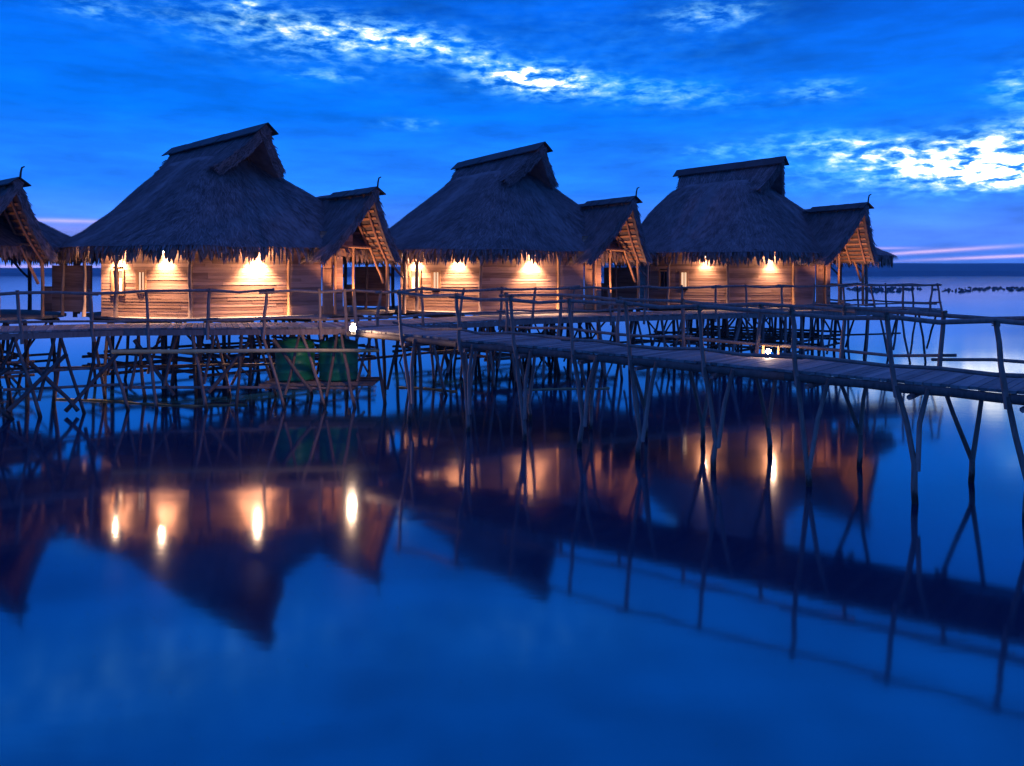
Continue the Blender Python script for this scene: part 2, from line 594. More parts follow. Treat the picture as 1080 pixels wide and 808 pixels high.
    # ridge cap: folded dark boards
    def ridge_cap(a, c, wd, drop, mat, parent, ov=0.12, name='ridge_cap'):
        mb = MB()
        a, c = Vector(a), Vector(c)
        d = (c - a).normalized()
        a = a - d * ov; c = c + d * ov
        sd = Vector((d.y, -d.x, 0)).normalized()
        n_ = 12
        for sg in (-1, 1):
            for i in range(n_):
                p = a.lerp(c, i / n_); q = a.lerp(c, (i + 1.12) / n_)
                lift = Vector((0, 0, 0.05 + random.uniform(-.005, .008)))
                o_ = sd * sg * wd * random.uniform(.95, 1.05) - Vector((0, 0, drop))
                pp = [p + lift, q + lift, q + lift + o_, p + lift + o_]
                k = len(mb.v)
                mb.v.extend(tuple(v) for v in pp); mb.v.extend(tuple(v - Vector((0, 0, .035))) for v in pp)
                for f in ((0, 1, 2, 3), (7, 6, 5, 4), (0, 4, 5, 1), (1, 5, 6, 2), (2, 6, 7, 3), (3, 7, 4, 0)):
                    mb.f.append(tuple(k + x for x in f)); mb.mi.append(0)
        return mb.build(name, mat, parent)
    ridge_cap(R0, R1, 0.40, 0.34, M['cap'], roof_o)

    # ---------------- eave fringe
    fr = MB()
    NF = 470
    for lay in (0, 1):
        for i in range(NF):
            if random.random() < (0.06 if lay == 0 else 0.18): continue
            th = 2 * math.pi * (i + random.random() * .8) / NF
            p = ring_pt(th, 0.95, -0.04 - 0.16 * lay)
            ps = ring_pt(th + 0.01, 0.95, -0.04 - 0.16 * lay)
            sd = (ps - p)
            if sd.length < 1e-6: continue
            sd.normalize()
            outw = Vector((p.x - O.x, p.y - O.y, 0)).normalized()
            wd = random.uniform(0.06, 0.13); ln = random.uniform(0.44, 0.70) * (0.92 if lay else 1)
            lean = sd * random.gauss(0, 0.06) + outw * random.uniform(-0.03, 0.08)
            tw = (sd + outw * random.gauss(0, .5)).normalized()
            fr_pts = []
            for t, wf in ((0, 1.0), (.45, .95), (.8, .62), (1.0, .12)):
                q = p + lean * t * t - Vector((0, 0, ln * t))
                fr_pts.append((q - tw * wd * wf / 2, q + tw * wd * wf / 2))
            for (a_, b_), (c_, d_) in zip(fr_pts[:-1], fr_pts[1:]):
                fr.face([a_, b_, d_, c_])
    fr.build('eave_fringe', M['fringe'], root)

    # ---------------- walls
    ZW = CAM_Z + 1.05
    vL = (-3.4, 0.85); vC = (0.0, 0.0)
    fd = (math.cos(R(30)), math.sin(R(30)))
    vE = (fd[0] * 4.31, fd[1] * 4.31)
    outer = [vC, vE, (2.7, 5.0), (1.2, 8.0), (-2.0, 8.2), (-4.2, 4.6), vL]
    cxm, cym = 0.0, 4.0
    def wall(a, c, holes=()):
        A_, C_ = L2(*a), L2(*c)
        d_ = Vector((C_[0] - A_[0], C_[1] - A_[1])); n_ = Vector((d_.y, -d_.x))
        cm = Vector(L2(cxm, cym)); mm = (Vector(A_) + Vector(C_)) / 2
        if n_.dot(mm - cm) < 0: n_ = -n_
        mb = MB()
        plank_wall(mb, A_, C_, ZF, ZW, n_, holes=holes)
        mb.build('wall', M['wall'], root)
    lw = math.hypot(*vL)
    win = [(1.78, 2.10, 3.28, 3.98), (2.62, 3.06, 3.20, 4.02)]     # along the left wall from the corner
    wall(vC, vL, [(a, b_, z0, z1) for a, b_, z0, z1 in win])
    for a, c in zip(outer[:-1], outer[1:]):
        if a == vC and c == vE:
            wall(a, c)
        elif a == vE:
            wall(a, c)
        else:
            wall(a, c)
    ld = Vector((vL[0] / lw, vL[1] / lw))
    ln_ = Vector((ld.y, -ld.x))
    if ln_.y > 0: ln_ = -ln_
    for k_, (a, b_, z0, z1) in enumerate(win):
        fm = MB()
        def wp(s, o, z): return L3(ld.x * s + ln_.x * o, ld.y * s + ln_.y * o, z)
        X_ = D3(ld.x, ld.y); N_ = D3(ln_.x, ln_.y)
        for s_ in (a, b_):
            fm.box(wp(s_, 0.0, (z0 + z1) / 2), (0.035, 0.045, (z1 - z0) / 2 + .04), X_, N_)
        for z_ in (z0, z1):
            fm.box(wp((a + b_) / 2, 0.0, z_), ((b_ - a) / 2 - 0.037, 0.042, 0.033), X_, N_)
        fm.box(wp((a + b_) / 2, -.01, (z0 + z1) / 2), (0.012, 0.02, (z1 - z0) / 2 - .035), X_, N_)
        fo = fm.build('window', M['trim'], root)
        pm = MB()
        pm.box(wp((a + b_) / 2, -0.05, (z0 + z1) / 2), ((b_ - a) / 2 - .036, 0.008, (z1 - z0) / 2 - .036), X_, N_)
        pm.build('pane', M['pane_lit'] if lit[0] or k_ == 0 and lit[1] else M['pane'], fo)

    # posts: corner trunk with fork, forked post in front of left wall, batten, back terrace posts
    def forked(x, y, ztop, r=0.075, fork=True, mat='pole'):
        mb = MB()
        b0 = L3(x, y, ZF)
        zf = ztop - 0.62 if fork else ztop
        tip = b0 + Vector((random.uniform(-.04, .04), random.uniform(-.04, .04), zf - ZF))
        mb.pole(b0, tip, r, r * .85, 0.02)
        if fork:
            for sg in (-1, 1):
                e = tip + D3(sg * random.uniform(.2, .32), random.uniform(-.08, .08), 0.66)
                mb.pole(tip - Vector((0, 0, .05)), e, r * .7, r * .5, 0.05, 3)
        mb.build('post', M[mat], root, smooth=True)
    forked(-0.02, -0.14, CAM_Z + 0.95, 0.07)
    forked(ld.x * 2.5 + ln_.x * .55, ld.y * 2.5 + ln_.y * .55, CAM_Z + 0.98, 0.075)
    forked(ld.x * 3.9 + ln_.x * .35, ld.y * 3.9 + ln_.y * .35, CAM_Z + 0.98, 0.06)
    forked(-5.0, 1.4, CAM_Z + 0.95, 0.06)
    bm_ = MB()
    bm_.pole(L3(fd[0] * 3.17 + .04, fd[1] * 3.17 - .1, ZF), L3(fd[0] * 3.17 + .04, fd[1] * 3.17 - .1, CAM_Z + .95), .065, .06, 0.01)
    bm_.build('post', M['trim'], root, smooth=True)
    for x, y in ((6.3, 5.1), (5.5, 7.9), (3.2, 9.4), (-4.4, 7.6)):
        mb = MB()
        mb.pole(L3(x, y, ZF - .1), L3(x, y, CAM_Z + 1.0), .075, .065, .02)
        mb.build('post', M['pole'], root, smooth=True)
        bb = MB()
        bb.pole(L3(x - .03, y - .09, CAM_Z - .15), L3(x - .85, y - .1, CAM_Z + .85), .045, .04, .03)
        bb.build('brace', M['pole'], root, smooth=True)
    if leftscreen:
        mb = MB()
        A_, C_ = L2(-5.6, 1.85), L2(-4.05, 1.45)
        n_ = Vector((C_[1] - A_[1], -(C_[0] - A_[0]))); 
        if n_.y > 0: n_ = -n_
        plank_wall(mb, A_, C_, ZF + .12, CAM_Z + .28, n_)
        A2 = L2(-6.0, 1.95)
        plank_wall(mb, A2, (A_[0] - .01, A_[1]), ZF + .12, CAM_Z - .45, n_)
        mb.build('screen_wall', M['wall'], root)

    # ---------------- porch
    T = porch_tip if porch_tip is not None else (5.75, 1.7)
    zT = CAM_Z + 2.98
    e_ = (0.65, -0.76); g_ = (0.76, 0.65)
    def PP(along, across, z):       # along: backwards from the tip (positive = into the hut)
        return L3(T[0] - e_[0] * along + g_[0] * across, T[1] - e_[1] * along + g_[1] * across, z)
    pr = MB()
    LBK = 4.6
    sides = []
    for sg, wdt, zl in ((-1, 1.85, CAM_Z + 0.52), (1, 1.3, CAM_Z + 0.58)):
        a0, a1 = PP(0, 0, zT), PP(LBK, 0, zT - .02)
        b0, b1 = PP(0.55, sg * wdt, zl), PP(LBK, sg * wdt, zl)
        sheet(pr, a0, a1, b0, b1, 0.22, nu=8, nv=6, sagk=0.2)
        sides.append((a0, a1, b0, b1))
        nrm = (a1 - a0).cross(b0 - a0).normalized()
        if nrm.z < 0: nrm = -nrm
        for _ in range(2200):
            ta, tb = random.uniform(0, .98), random.random()
            def pos(ta): return a0.lerp(a1, tb).lerp(b0.lerp(b1, tb), ta) - Vector((0, 0, .2 * math.sin(math.pi * ta)))
            p = pos(ta); q = pos(min(ta + .05, 1.0))
            if (q - p).length < 1e-5: continue
            dn = (q - p).normalized()
            dn = (dn + (a1 - a0).normalized() * random.gauss(0, .12)).normalized()
            strand(pr, p, dn, nrm, random.uniform(.25, .55), random.uniform(.015, .045), .008, random.uniform(.012, .05))
        rake_strands(pr, a0, b0, (a0 - a1).normalized(), nrm, .22, .2, 420)
        # ragged strands along the lower edge
        for _ in range(130):
            tb = random.random()
            p = b0.lerp(b1, tb)
            dn = ((b0 - a0).normalized() * .5 - Vector((0, 0, 1)) + (a1 - a0).normalized() * random.gauss(0, .15)).normalized()
            strand(pr, p + Vector((0, 0, .05)), dn, nrm, random.uniform(.08, .2), random.uniform(.04, .08), 0, .02)
    pr_o = pr.build('porch_roof', M['thatch'], root)
    ridge_cap(PP(0, 0, zT), PP(2.9, 0, zT), 0.34, 0.24, M['cap'], pr_o, ov=0.1)
    fb = MB()
    p = PP(-0.05, 0.03, zT - .02)
    fb.tube([p, p + Vector((0.02, 0, .22)), p + D3(.05, 0, .36), p + D3(.13, 0, .40)], [.035, .03, .028, .02], 6)
    fb.build('finial', M['cap'], pr_o, smooth=True)
    # battens and rafters under the porch sheets
    for a0, a1, b0, b1 in sides:
        nrm = (a1 - a0).cross(b0 - a0).normalized()
        if nrm.z < 0: nrm = -nrm
        def pos(ta, tb): return a0.lerp(a1, tb).lerp(b0.lerp(b1, tb), ta) - Vector((0, 0, .2 * math.sin(math.pi * ta)))
        for tb in (0.10, 0.30, 0.52):
            r_ = MB()
            pts = [pos(t / 6, tb) - nrm * 0.29 for t in range(0, 7)]
            r_.tube(pts, .045, 6)
            r_.build('rafter', M['rafter'], pr_o, smooth=True)
        bt = MB()
        for i in range(11):
            ta = 0.05 + i * 0.088
            bt.beam(pos(ta, .03) - nrm * .238, pos(ta, .70) - nrm * .238, .085, .025, nrm)
        bt.build('batten', M['rafter'], pr_o)
    # front frame of the porch
    def FP(s, o=0.0, z=0.0):     # along the front wall line, o forward
        return L3(fd[0] * s + fd[1] * o, fd[1] * s - fd[0] * o, z)
    FX = D3(fd[0], fd[1]); FN = D3(fd[1], -fd[0])
    zt = CAM_Z + 0.92
    for s, r_ in ((4.80, .055), (5.46, .05), (6.73, .06)):
        mb = MB()
        mb.pole(FP(s, .12, ZF), FP(s, .12, zt + (.05 if s < 6 else -.1)), r_, r_ * .9, .012)
        mb.build('post', M['trim'], root, smooth=True)
    mb = MB()
    mb.pole(FP(4.5, .12, zt + .06), FP(6.9, .12, zt), .055, .05, .02)
    mb.build('tie_beam', M['trim'], root, smooth=True)
    mb = MB()
    mb.pole(FP(6.6, .14, CAM_Z - .35), FP(6.05, .2, zt + .02), .05, .045, .02)
    mb.build('brace', M['trim'], root, smooth=True)
    # gable infill boards above the wall, behind the tie beam
    mb = MB()
    plank_wall(mb, (FP(4.32, -.05).x, FP(4.32, -.05).y), (FP(5.5, -.05).x, FP(5.5, -.05).y), CAM_Z + .62, CAM_Z + 1.5, (FN.x, FN.y))
    mb.build('wall', M['wall'], root)
    # short planked wall between post and opening
    mb = MB()
    plank_wall(mb, (FP(4.84, -.02).x, FP(4.84, -.02).y), (FP(5.12, -.02).x, FP(5.12, -.02).y), ZF, CAM_Z + .6, (FN.x, FN.y))
    mb.build('wall', M['wall'], root)
    # door leaf with four sunk panels
    dm = MB()
    s0, s1, z0, z1 = 4.36, 4.74, ZF + .02, CAM_Z + .62
    dm.box(FP((s0 + s1) / 2, .02, (z0 + z1) / 2), ((s1 - s0) / 2, .02, (z1 - z0) / 2), FX, FN)
    for i in range(5):
        zc = z0 + (z1 - z0) * i / 4
        dm.box(FP((s0 + s1) / 2, .05, min(max(zc, z0 + .05), z1 - .05)), ((s1 - s0) / 2 - .052, .008, .045), FX, FN)
    for s in (s0 + .025, s1 - .025):
        dm.box(FP(s, .05, (z0 + z1) / 2), (.026, .0095, (z1 - z0) / 2), FX, FN)
    do = dm.build('door', M['trim'], root)
    hm = MB(); sphere(hm, FP(s1 - .05, .085, ZF + 1.0), .022, 8)
    hm.build('handle', M['metal'], do, smooth=True)

    # ---------------- lamps on the walls
    def wall_lamp(x, y, nx, ny, z, power, on):
        nv = D3(nx, ny); up = Vector((0, 0, 1))
        p = L3(x, y, z) + nv * 0.21
        br = MB()
        br.tube([L3(x, y, z + .08), p + Vector((0, 0, .12)), p + Vector((0, 0, .05))], .014, 6)
        br.lathe([(.02, .10), (.05, .085), (.095, .03), (.10, .02), (.09, .02), (.045, .075)], tuple(p), 14)
        bo = br.build('wall_lamp', M['metal'], root, smooth=True)
        bl = MB(); sphere(bl, tuple(p - Vector((0, 0, .015))), .058)
        bl.build('bulb', (M['bulb'] if dim > .9 else M['bulb_dim']) if on else M['bulb_off'], bo, smooth=True)
        if on:
            lamp('wall_light', 'SPOT', p - Vector((0, 0, .09)), power * dim, WARM, root, .05 + .10 * (1 - dim), 104, .9, (nv * -0.05 - up))
            lamp('bulb_light', 'POINT', p - Vector((0, 0, .09)) + nv * .04, power * .07, WARM, root, .05)
    wall_lamp(ld.x * 2.78, ld.y * 2.78, ln_.x, ln_.y, CAM_Z + .74, 1000, lit[0])
    wall_lamp(ld.x * 0.98, ld.y * 0.98, ln_.x, ln_.y, CAM_Z + .74, 1050, lit[1])
    wall_lamp(fd[0] * 2.04, fd[1] * 2.04, fd[1], -fd[0], CAM_Z + .74, 2100 if lit[2] > 1 else 1350, lit[2])
    if porch > 0:  # added uplight hidden in a floor can, only to brighten the porch underside
        pp = PP(0.75, -0.55, ZF + 0.24)
        cm_ = MB()
        cm_.lathe([(.001, -.24), (.10, -.24), (.105, .06), (.095, .06), (.09, -.20), (.001, -.20)], tuple(pp), 14)
        co = cm_.build('added_uplight_can', M['metal'], root, smooth=True)
        bl = MB(); sphere(bl, tuple(pp - Vector((0, 0, .08))), .045)
        bl.build('bulb', M['bulb_uplight'], co, smooth=True)
        lamp('added_porch_uplight', 'SPOT', pp + Vector((0, 0, .07)), 420 * porch, (1.0, .50, .28), root, .06, 120, .6, D3(.12, .10, 1))

    # ---------------- platform and stilts
    pf = MB()
    poly = []
    for i in range(40):
        th = 2 * math.pi * i / 40
        c_, s_ = math.cos(th), math.sin(th)
        x = (abs(c_) ** (2 / 3.2)) * math.copysign(1, c_) * 4.45
        y = (abs(s_) ** (2 / 3.2)) * math.copysign(1, s_) * 5.35
        p = O + s_ax * x + t_ax * y
        poly.append((p.x, p.y))
    pf.prism(poly[::-1] if False else poly, ZF - 0.09, ZF)
    pf.build('platform', M['deck'], root)
    jt = MB()
    for i in range(-2, 3):
        y = i * 2.3
        xx = 4.2 * (1 - min(abs(y / 5.3), 1) ** 3.2) ** (1 / 3.2)
        a_ = O + t_ax * y - s_ax * xx; c_ = O + t_ax * y + s_ax * xx
        jt.pole((a_.x, a_.y, ZF - .19), (c_.x, c_.y, ZF - .19), .085, .075, 0.005)
    jt.build('joist', M['stilt'], root, smooth=True)
    pts = []
    for iy in range(-3, 4):
        for ix in range(-3, 4):
            x, y = ix * 1.62 + random.uniform(-.25, .25), iy * 1.80 + random.uniform(-.25, .25)
            if (abs(x) / 4.4) ** 3.2 + (abs(y) / 5.3) ** 3.2 > 1: continue
            p = O + s_ax * x + t_ax * y
            pts.append((ix, iy, p))
            mb = MB()
            top = Vector((p.x, p.y, ZF - .2))
            ln = Vector((random.gauss(0, .24), random.gauss(0, .24), 0))
            mb.pole(top, (p.x + ln.x, p.y + ln.y, -.5), random.uniform(.055, .085), None, .03, 4)
            mb.build('stilt', M['stilt'], root, smooth=True)
    pos_ = {(a, c): p for a, c, p in pts}
    nb = 0
    for (ix, iy), p in pos_.items():
        for dx, dy in ((1, 0), (0, 1)):
            q = pos_.get((ix + dx, iy + dy))
            if q is None: continue
            u = random.random()
            if u < 0.42 and nb < 80:
                mb = MB()
                za, zb = (ZF - .25, random.uniform(-.2, .7)) if random.random() < .5 else (random.uniform(-.2, .7), ZF - .25)
                mb.pole((p.x, p.y, za), (q.x, q.y, zb), .042, .038, .04)
                mb.build('cross_brace', M[random.choice(('stilt', 'pole'))], root, smooth=True); nb += 1
    for iy in range(-3, 4):
        row = [pos_[(ix, iy)] for ix in range(-3, 4) if (ix, iy) in pos_]
        if len(row) < 2: continue
        for z in (random.uniform(.85, 1.15), random.uniform(.5, .75)):
            mb = MB()
            d_ = (row[-1] - row[0]).normalized() * .3
            a_, c_ = row[0] - d_, row[-1] + d_
            mb.pole((a_.x, a_.y, z), (c_.x, c_.y, z + random.uniform(-.08, .08)), .055, .05, .01)
            mb.build('ledger', M[random.choice(('stilt', 'pole'))], root, smooth=True)
    for ix in range(-3, 4, 1):
        col_ = [pos_[(ix, iy)] for iy in range(-3, 4) if (ix, iy) in pos_]
        if len(col_) < 2: continue
        for z in (random.uniform(.7, 1.0), random.uniform(.4, .65)):
            mb = MB()
            d_ = (col_[-1] - col_[0]).normalized() * .3
            a_, c_ = col_[0] - d_, col_[-1] + d_
            mb.pole((a_.x, a_.y, z), (c_.x, c_.y, z + random.uniform(-.08, .08)), .055, .05, .01)
            mb.build('ledger', M[random.choice(('stilt', 'pole'))], root, smooth=True)
    return root

def ridge_pt(px, py, z):
    d = z * F / (HZ - py)
    return (wx(px, d), d, CAM_Z + z)

make_hut((wx(203, 28.0), 28.0), R(0), ridge_pt(281, 131, 5.2), ridge_pt(183, 157, 5.0),
         'thatched stilt hut above the green tanks, with three lit wall lamps', 21, (1, 1, 2), ox=0.3, asym=1.1)
make_hut((wx(508, 32.4), 32.4), R(-8), ridge_pt(573, 151, 5.2), ridge_pt(485, 172, 5.0),
         'thatched stilt hut standing third from the left, between two other huts', 22, (1, 1, 1), porch=.8, ox=0.25, asym=1.1)
make_hut((wx(768, 36.6), 36.6), R(-14), ridge_pt(826, 166, 5.2), ridge_pt(717, 180, 5.0),
         'farthest thatched stilt hut, with only open sea to the right of its porch', 23, (0, 1, 1), porch=.8, porch_tip=(5.7, 1.05), ox=0.6, asym=1.45, shear=.17, dim=.38)
c0 = (-20.9, 24.2)
make_hut(c0, R(9), (c0[0] + 1.7, c0[1] + 2.1, CAM_Z + 5.2), (c0[0] - 3.0, c0[1] + 6.9, CAM_Z + 5.0),
         'thatched stilt hut cut off at the left, its porch gable dark', 24, (0, 0, 0), porch=.14, ox=0.2, asym=1.02)

# ------------------------------------------------------------------ boardwalks
def resample(poly, step):
    pts = [Vector((*p, 0)) for p in poly]
    out = []; acc = 0; 
    for a, c in zip(pts[:-1], pts[1:]):
        L = (c - a).length
        t = acc
        while t < L:
            out.append((a.lerp(c, t / L), (c - a).normalized()))
            t += step
        acc = t - L
    return out

def deck_boards(mb, near, far, z, th=0.05, bw=0.17):
    """boards laid across between two polylines of equal length"""
    for (a, b_, c, d) in zip(near[:-1], near[1:], far[:-1], far[1:]):
        a, b_, c, d = [Vector((*p, 0)) for p in (a, b_, c, d)]
        L = max((b_ - a).length, (d - c).length)
        n = max(1, int(L / bw))
        for i in range(n):
            t0, t1 = i / n + .0012, (i + 1) / n - .05 / n
            q = [a.lerp(b_, t0), a.lerp(b_, t1), c.lerp(d, t1), c.lerp(d, t0)]
            nd = (c - a).normalized()
            o0, o1 = random.uniform(-.015, .03), random.uniform(-.015, .03)
            q[0] -= nd * o0; q[1] -= nd * o0; q[2] += nd * o1; q[3] += nd * o1
            zz = z + random.uniform(-.004, .004)
            k = len(mb.v)
            for p in q: mb.v.append((p.x, p.y, zz))
            for p in q: mb.v.append((p.x, p.y, zz - th))
            for f in ((0, 1, 2, 3), (7, 6, 5, 4), (0, 4, 5, 1), (1, 5, 6, 2), (2, 6, 7, 3), (3, 7, 4, 0)):
                mb.f.append(tuple(k + x for x in f)); mb.mi.append(0)

def rail_run(root, pts, zoff, r, wig=0.035, name='rail'):
    """poles lashed end to end along a list of post positions (every two or three bays one pole)"""
    i = 0
    while i < len(pts) - 1:
        j = min(i + random.choice((2, 3)), len(pts) - 1)
        mb = MB()
        seq = []
        rs = []
        for k in range(i, j + 1):
            p = pts[k]
            seq.append(Vector((p.x, p.y, p.z + zoff + random.uniform(-wig, wig))))
            if k < j:
                q = pts[k + 1]
                seq.append(Vector(((p.x + q.x) / 2, (p.y + q.y) / 2, (p.z + q.z) / 2 + zoff + random.uniform(-wig, wig) - .01)))
        d0 = (seq[1] - seq[0]).normalized(); d1 = (seq[-1] - seq[-2]).normalized()
        seq[0] = seq[0] - d0 * .22; seq[-1] = seq[-1] + d1 * .22
        rs = [r * random.uniform(.85, 1.12) for _ in seq]
        mb.tube(seq, rs, 7)
        mb.build(name, M['pole'], root, smooth=True)
        i = j

# --- boardwalk in front of the huts
NEAR = [(-25, 17.8), (-13.6, 22.7), (-11.06, 24.3), (-4.6, 24.8), (0.66, 29.8), (7.15, 33.0), (13.0, 35.5), (19.0, 37.8)]
FARB = [(-26.2, 20.3), (-15.0, 25.2), (-11.8, 26.6), (-5.6, 27.2), (-0.7, 32.0), (6.2, 35.3), (12.2, 37.8), (18.2, 40.1)]
random.seed(77)
bw = empty('boardwalk', (0, 28, 0))
tag(bw, 'long boardwalk with crooked pole railing running along the front of the huts', 'boardwalk')
mb = MB(); deck_boards(mb, NEAR, FARB, ZD); mb.build('deck', M['deck'], bw)
for line, off in ((NEAR, -.07), (FARB, .07)):
    for a, c in zip(line[:-1], line[1:]):
        mb = MB()
        mb.beam((a[0], a[1], ZD - .14), (c[0], c[1], ZD - .14), .09, .16)
        mb.build('fascia', M['pole'], bw)
        mb = MB()
        mb.pole((a[0], a[1] + .35, ZD - .15), (c[0], c[1] + .35, ZD - .15), .08, .075, .004, 5)
        mb.build('bearer', M['stilt'], bw, smooth=True)
def side_posts(root, line, step, zt, r, lean=.2, mat='pole'):
    tops = []
    for p, d in resample(line, step):
        n = Vector((d.y, -d.x, 0))
        top = p + d * random.gauss(0, lean * .6) + n * random.gauss(.05, lean * .4)
        bot = p + d * random.gauss(0, lean * .4) + n * .02
        mb = MB()
        mb.pole((bot.x, bot.y, ZD - .35), (top.x, top.y, ZD + zt + random.uniform(0, .06)), r, r * .85, .02)
        mb.build('railing_post', M[mat], root, smooth=True)
        tops.append(Vector((top.x, top.y, ZD)))
    return tops
tp = side_posts(bw, NEAR, 1.62, 1.06, .05)
# the railing opens where the second boardwalk joins on
gap = [i for i, p in enumerate(tp) if -5.1 < p.x < -3.2]
lo, hi = (gap[0], gap[-1]) if gap else (len(tp), len(tp))
for seg in (tp[:lo + 1], tp[hi:]):
    if len(seg) > 1:
        rail_run(bw, seg, 1.03, .043, .05)
        rail_run(bw, seg, .24, .036, .05)
for dx, dy in ((-.22, .25), (.05, .3)):
    mb = MB(); mb.pole((wx(373, 24.5) + dx, 24.5 + dy, ZD - .35), (wx(373, 24.5) + dx - .1, 24.5 + dy + .05, ZD + 1.1), .055, .045, .01)
    mb.build('railing_post', M['pole'], bw, smooth=True)
# end railing and rear railing past the last hut
END = [(19.0, 37.8), (18.2, 40.1), (14.8, 43.5)]
tq = side_posts(bw, END, 1.5, 1.06, .05)
rail_run(bw, tq, 1.03, .045); rail_run(bw, tq, .24, .04)
# stilts
for line in (NEAR, FARB):
    for p, d in resample(line, 1.1 if line is NEAR else 1.25):
        n = Vector((d.y, -d.x, 0))
        v = random.random()
        mb = MB()
        if v < .72:
            j = p + d * random.gauss(0, .1); zj = random.uniform(.3, .8)
            sp = random.uniform(.3, .62)
            bse = j + d * random.gauss(0, .12)
            mb.pole((p.x - d.x * sp, p.y - d.y * sp, ZD - .15), (bse.x, bse.y, -.5), .045, .052, .04, 5)
            mb.pole((p.x + d.x * sp, p.y + d.y * sp, ZD - .15), (j.x, j.y, zj), .042, .045, .04, 4)
            mb.build('trestle', M['stilt'] if random.random() < .25 else M['pole'], bw, smooth=True)
        else:
            bse = p + d * random.gauss(0, .22) + n * random.gauss(0, .12)
            mb.pole((p.x, p.y, ZD - .12), (bse.x, bse.y, -.5), random.uniform(.048, .075), None, .03, 4)
            mb.build('stilt', M['stilt'] if random.random() < .6 else M['pole'], bw, smooth=True)
# horizontal poles along the stilts
for line, off in ((NEAR, .1), (FARB, -.1)):
    for a, c in zip(line[:-1], line[1:]):
        for z in (((1.25, .85) if a[0] < -11.5 else (.62,)) if line is NEAR else (1.05,)):
            if line is NEAR and a[0] > -5: continue
            z += random.uniform(-.1, .1)
            mb = MB()
            mb.pole((a[0], a[1] + off, z), (c[0], c[1] + off, z + random.uniform(-.1, .1)), .045, .04, .006, 5)
            mb.build('ledger', M['pole'] if line is NEAR else M['stilt'], bw, smooth=True)
# diagonal braces on the left part
for (x0, y0, z0, x1, y1, z1) in ((-13.4, 22.7, .25, -12.2, 23.4, 1.7), (-13.0, 23.0, 1.5, -12.0, 23.6, .1), (-12.3, 23.5, .1, -11.2, 24.2, 1.6),
                                 (-14.6, 22.2, .3, -13.4, 22.8, 1.4), (-14.4, 22.3, 1.2, -13.2, 22.9, -.2), (-10.8, 24.4, 2.0, -9.7, 24.5, .4),
                                 (-8.7, 24.5, .5, -7.6, 24.6, 1.9), (-6.9, 24.6, 2.0, -5.8, 24.7, .5)):
    mb = MB(); mb.pole((x0, y0, z0), (x1, y1, z1), .06, .055, .02)
    mb.build('cross_brace', M['stilt'], bw, smooth=True)
# shelf under the deck that carries the tanks
sh = MB()
for i in range(7):
    t = -.15 + i * .26
    sh.pole((-7.45, 25.3 + t, .66 - .06), (-4.1, 25.4 + t, .66 - .05), .05, .045, .006)
for x in (-7.2, -5.9, -4.7):
    sh.pole((x, 25.0, .5), (x, 27.1, .5), .05, .05, .01)
sh.build('shelf', M['pole'], bw, smooth=True)

# --- boardwalk crossing the foreground to the right
random.seed(101)
S0 = Vector((7.92, 13.72, 0)); S1 = Vector((-3.6, 23.2, 0)); WID = 2.1
LEN = (S1 - S0).length
D = (S1 - S0) / LEN; NV = Vector((D.y, -D.x, 0))
fw = empty('boardwalk', (2, 17, 0))
tag(fw, 'boardwalk on forked pole trestles slanting from the huts to the right edge', 'boardwalk')
def zw(t):            # the deck falls a little towards the right
    return 2.03 + 0.29 * min(max(t / LEN, -.05), 1.08)
T0, T1 = -9.0, LEN + 1.3
mb = MB()
for i in range(12):
    ta, tb = T0 + (T1 - T0) * i / 12, T0 + (T1 - T0) * (i + 1) / 12
    P_ = [S0 + D * ta, S0 + D * tb, S0 + D * ta + NV * WID, S0 + D * tb + NV * WID]
    k0 = len(mb.v)
    deck_boards(mb, [(P_[0].x, P_[0].y), (P_[1].x, P_[1].y)], [(P_[2].x, P_[2].y), (P_[3].x, P_[3].y)], 0, bw=.135)
    for k in range(k0, len(mb.v)):
        x, y, z = mb.v[k]
        t = (Vector((x, y, 0)) - S0).dot(D)
        mb.v[k] = (x, y, z + zw(t))
mb.build('deck', M['deck'], fw)
for off in (.0, WID):
    for t in range(0, 6):
        ta = T0 + (T1 - T0) * t / 6; tb = T0 + (T1 - T0) * (t + 1) / 6
        a = S0 + D * ta + NV * off; c = S0 + D * tb + NV * off
        mb = MB(); mb.pole((a.x, a.y, zw(ta) - .135), (c.x, c.y, zw(tb) - .135), .085, .08, .003, 6, 9)
        mb.build('bearer', M['stilt'], fw, smooth=True)
ts = [-7.6, -5.6, -3.6, -1.75]
for px in (1060, 944, 840, 742, 665, 605, 545, 486, 425):
    kx = (px - 540) / F
    ts.append((S0.x - kx * S0.y) / ((S0.x - S1.x) + (S1.y - S0.y) * kx) * LEN)
ntops = []
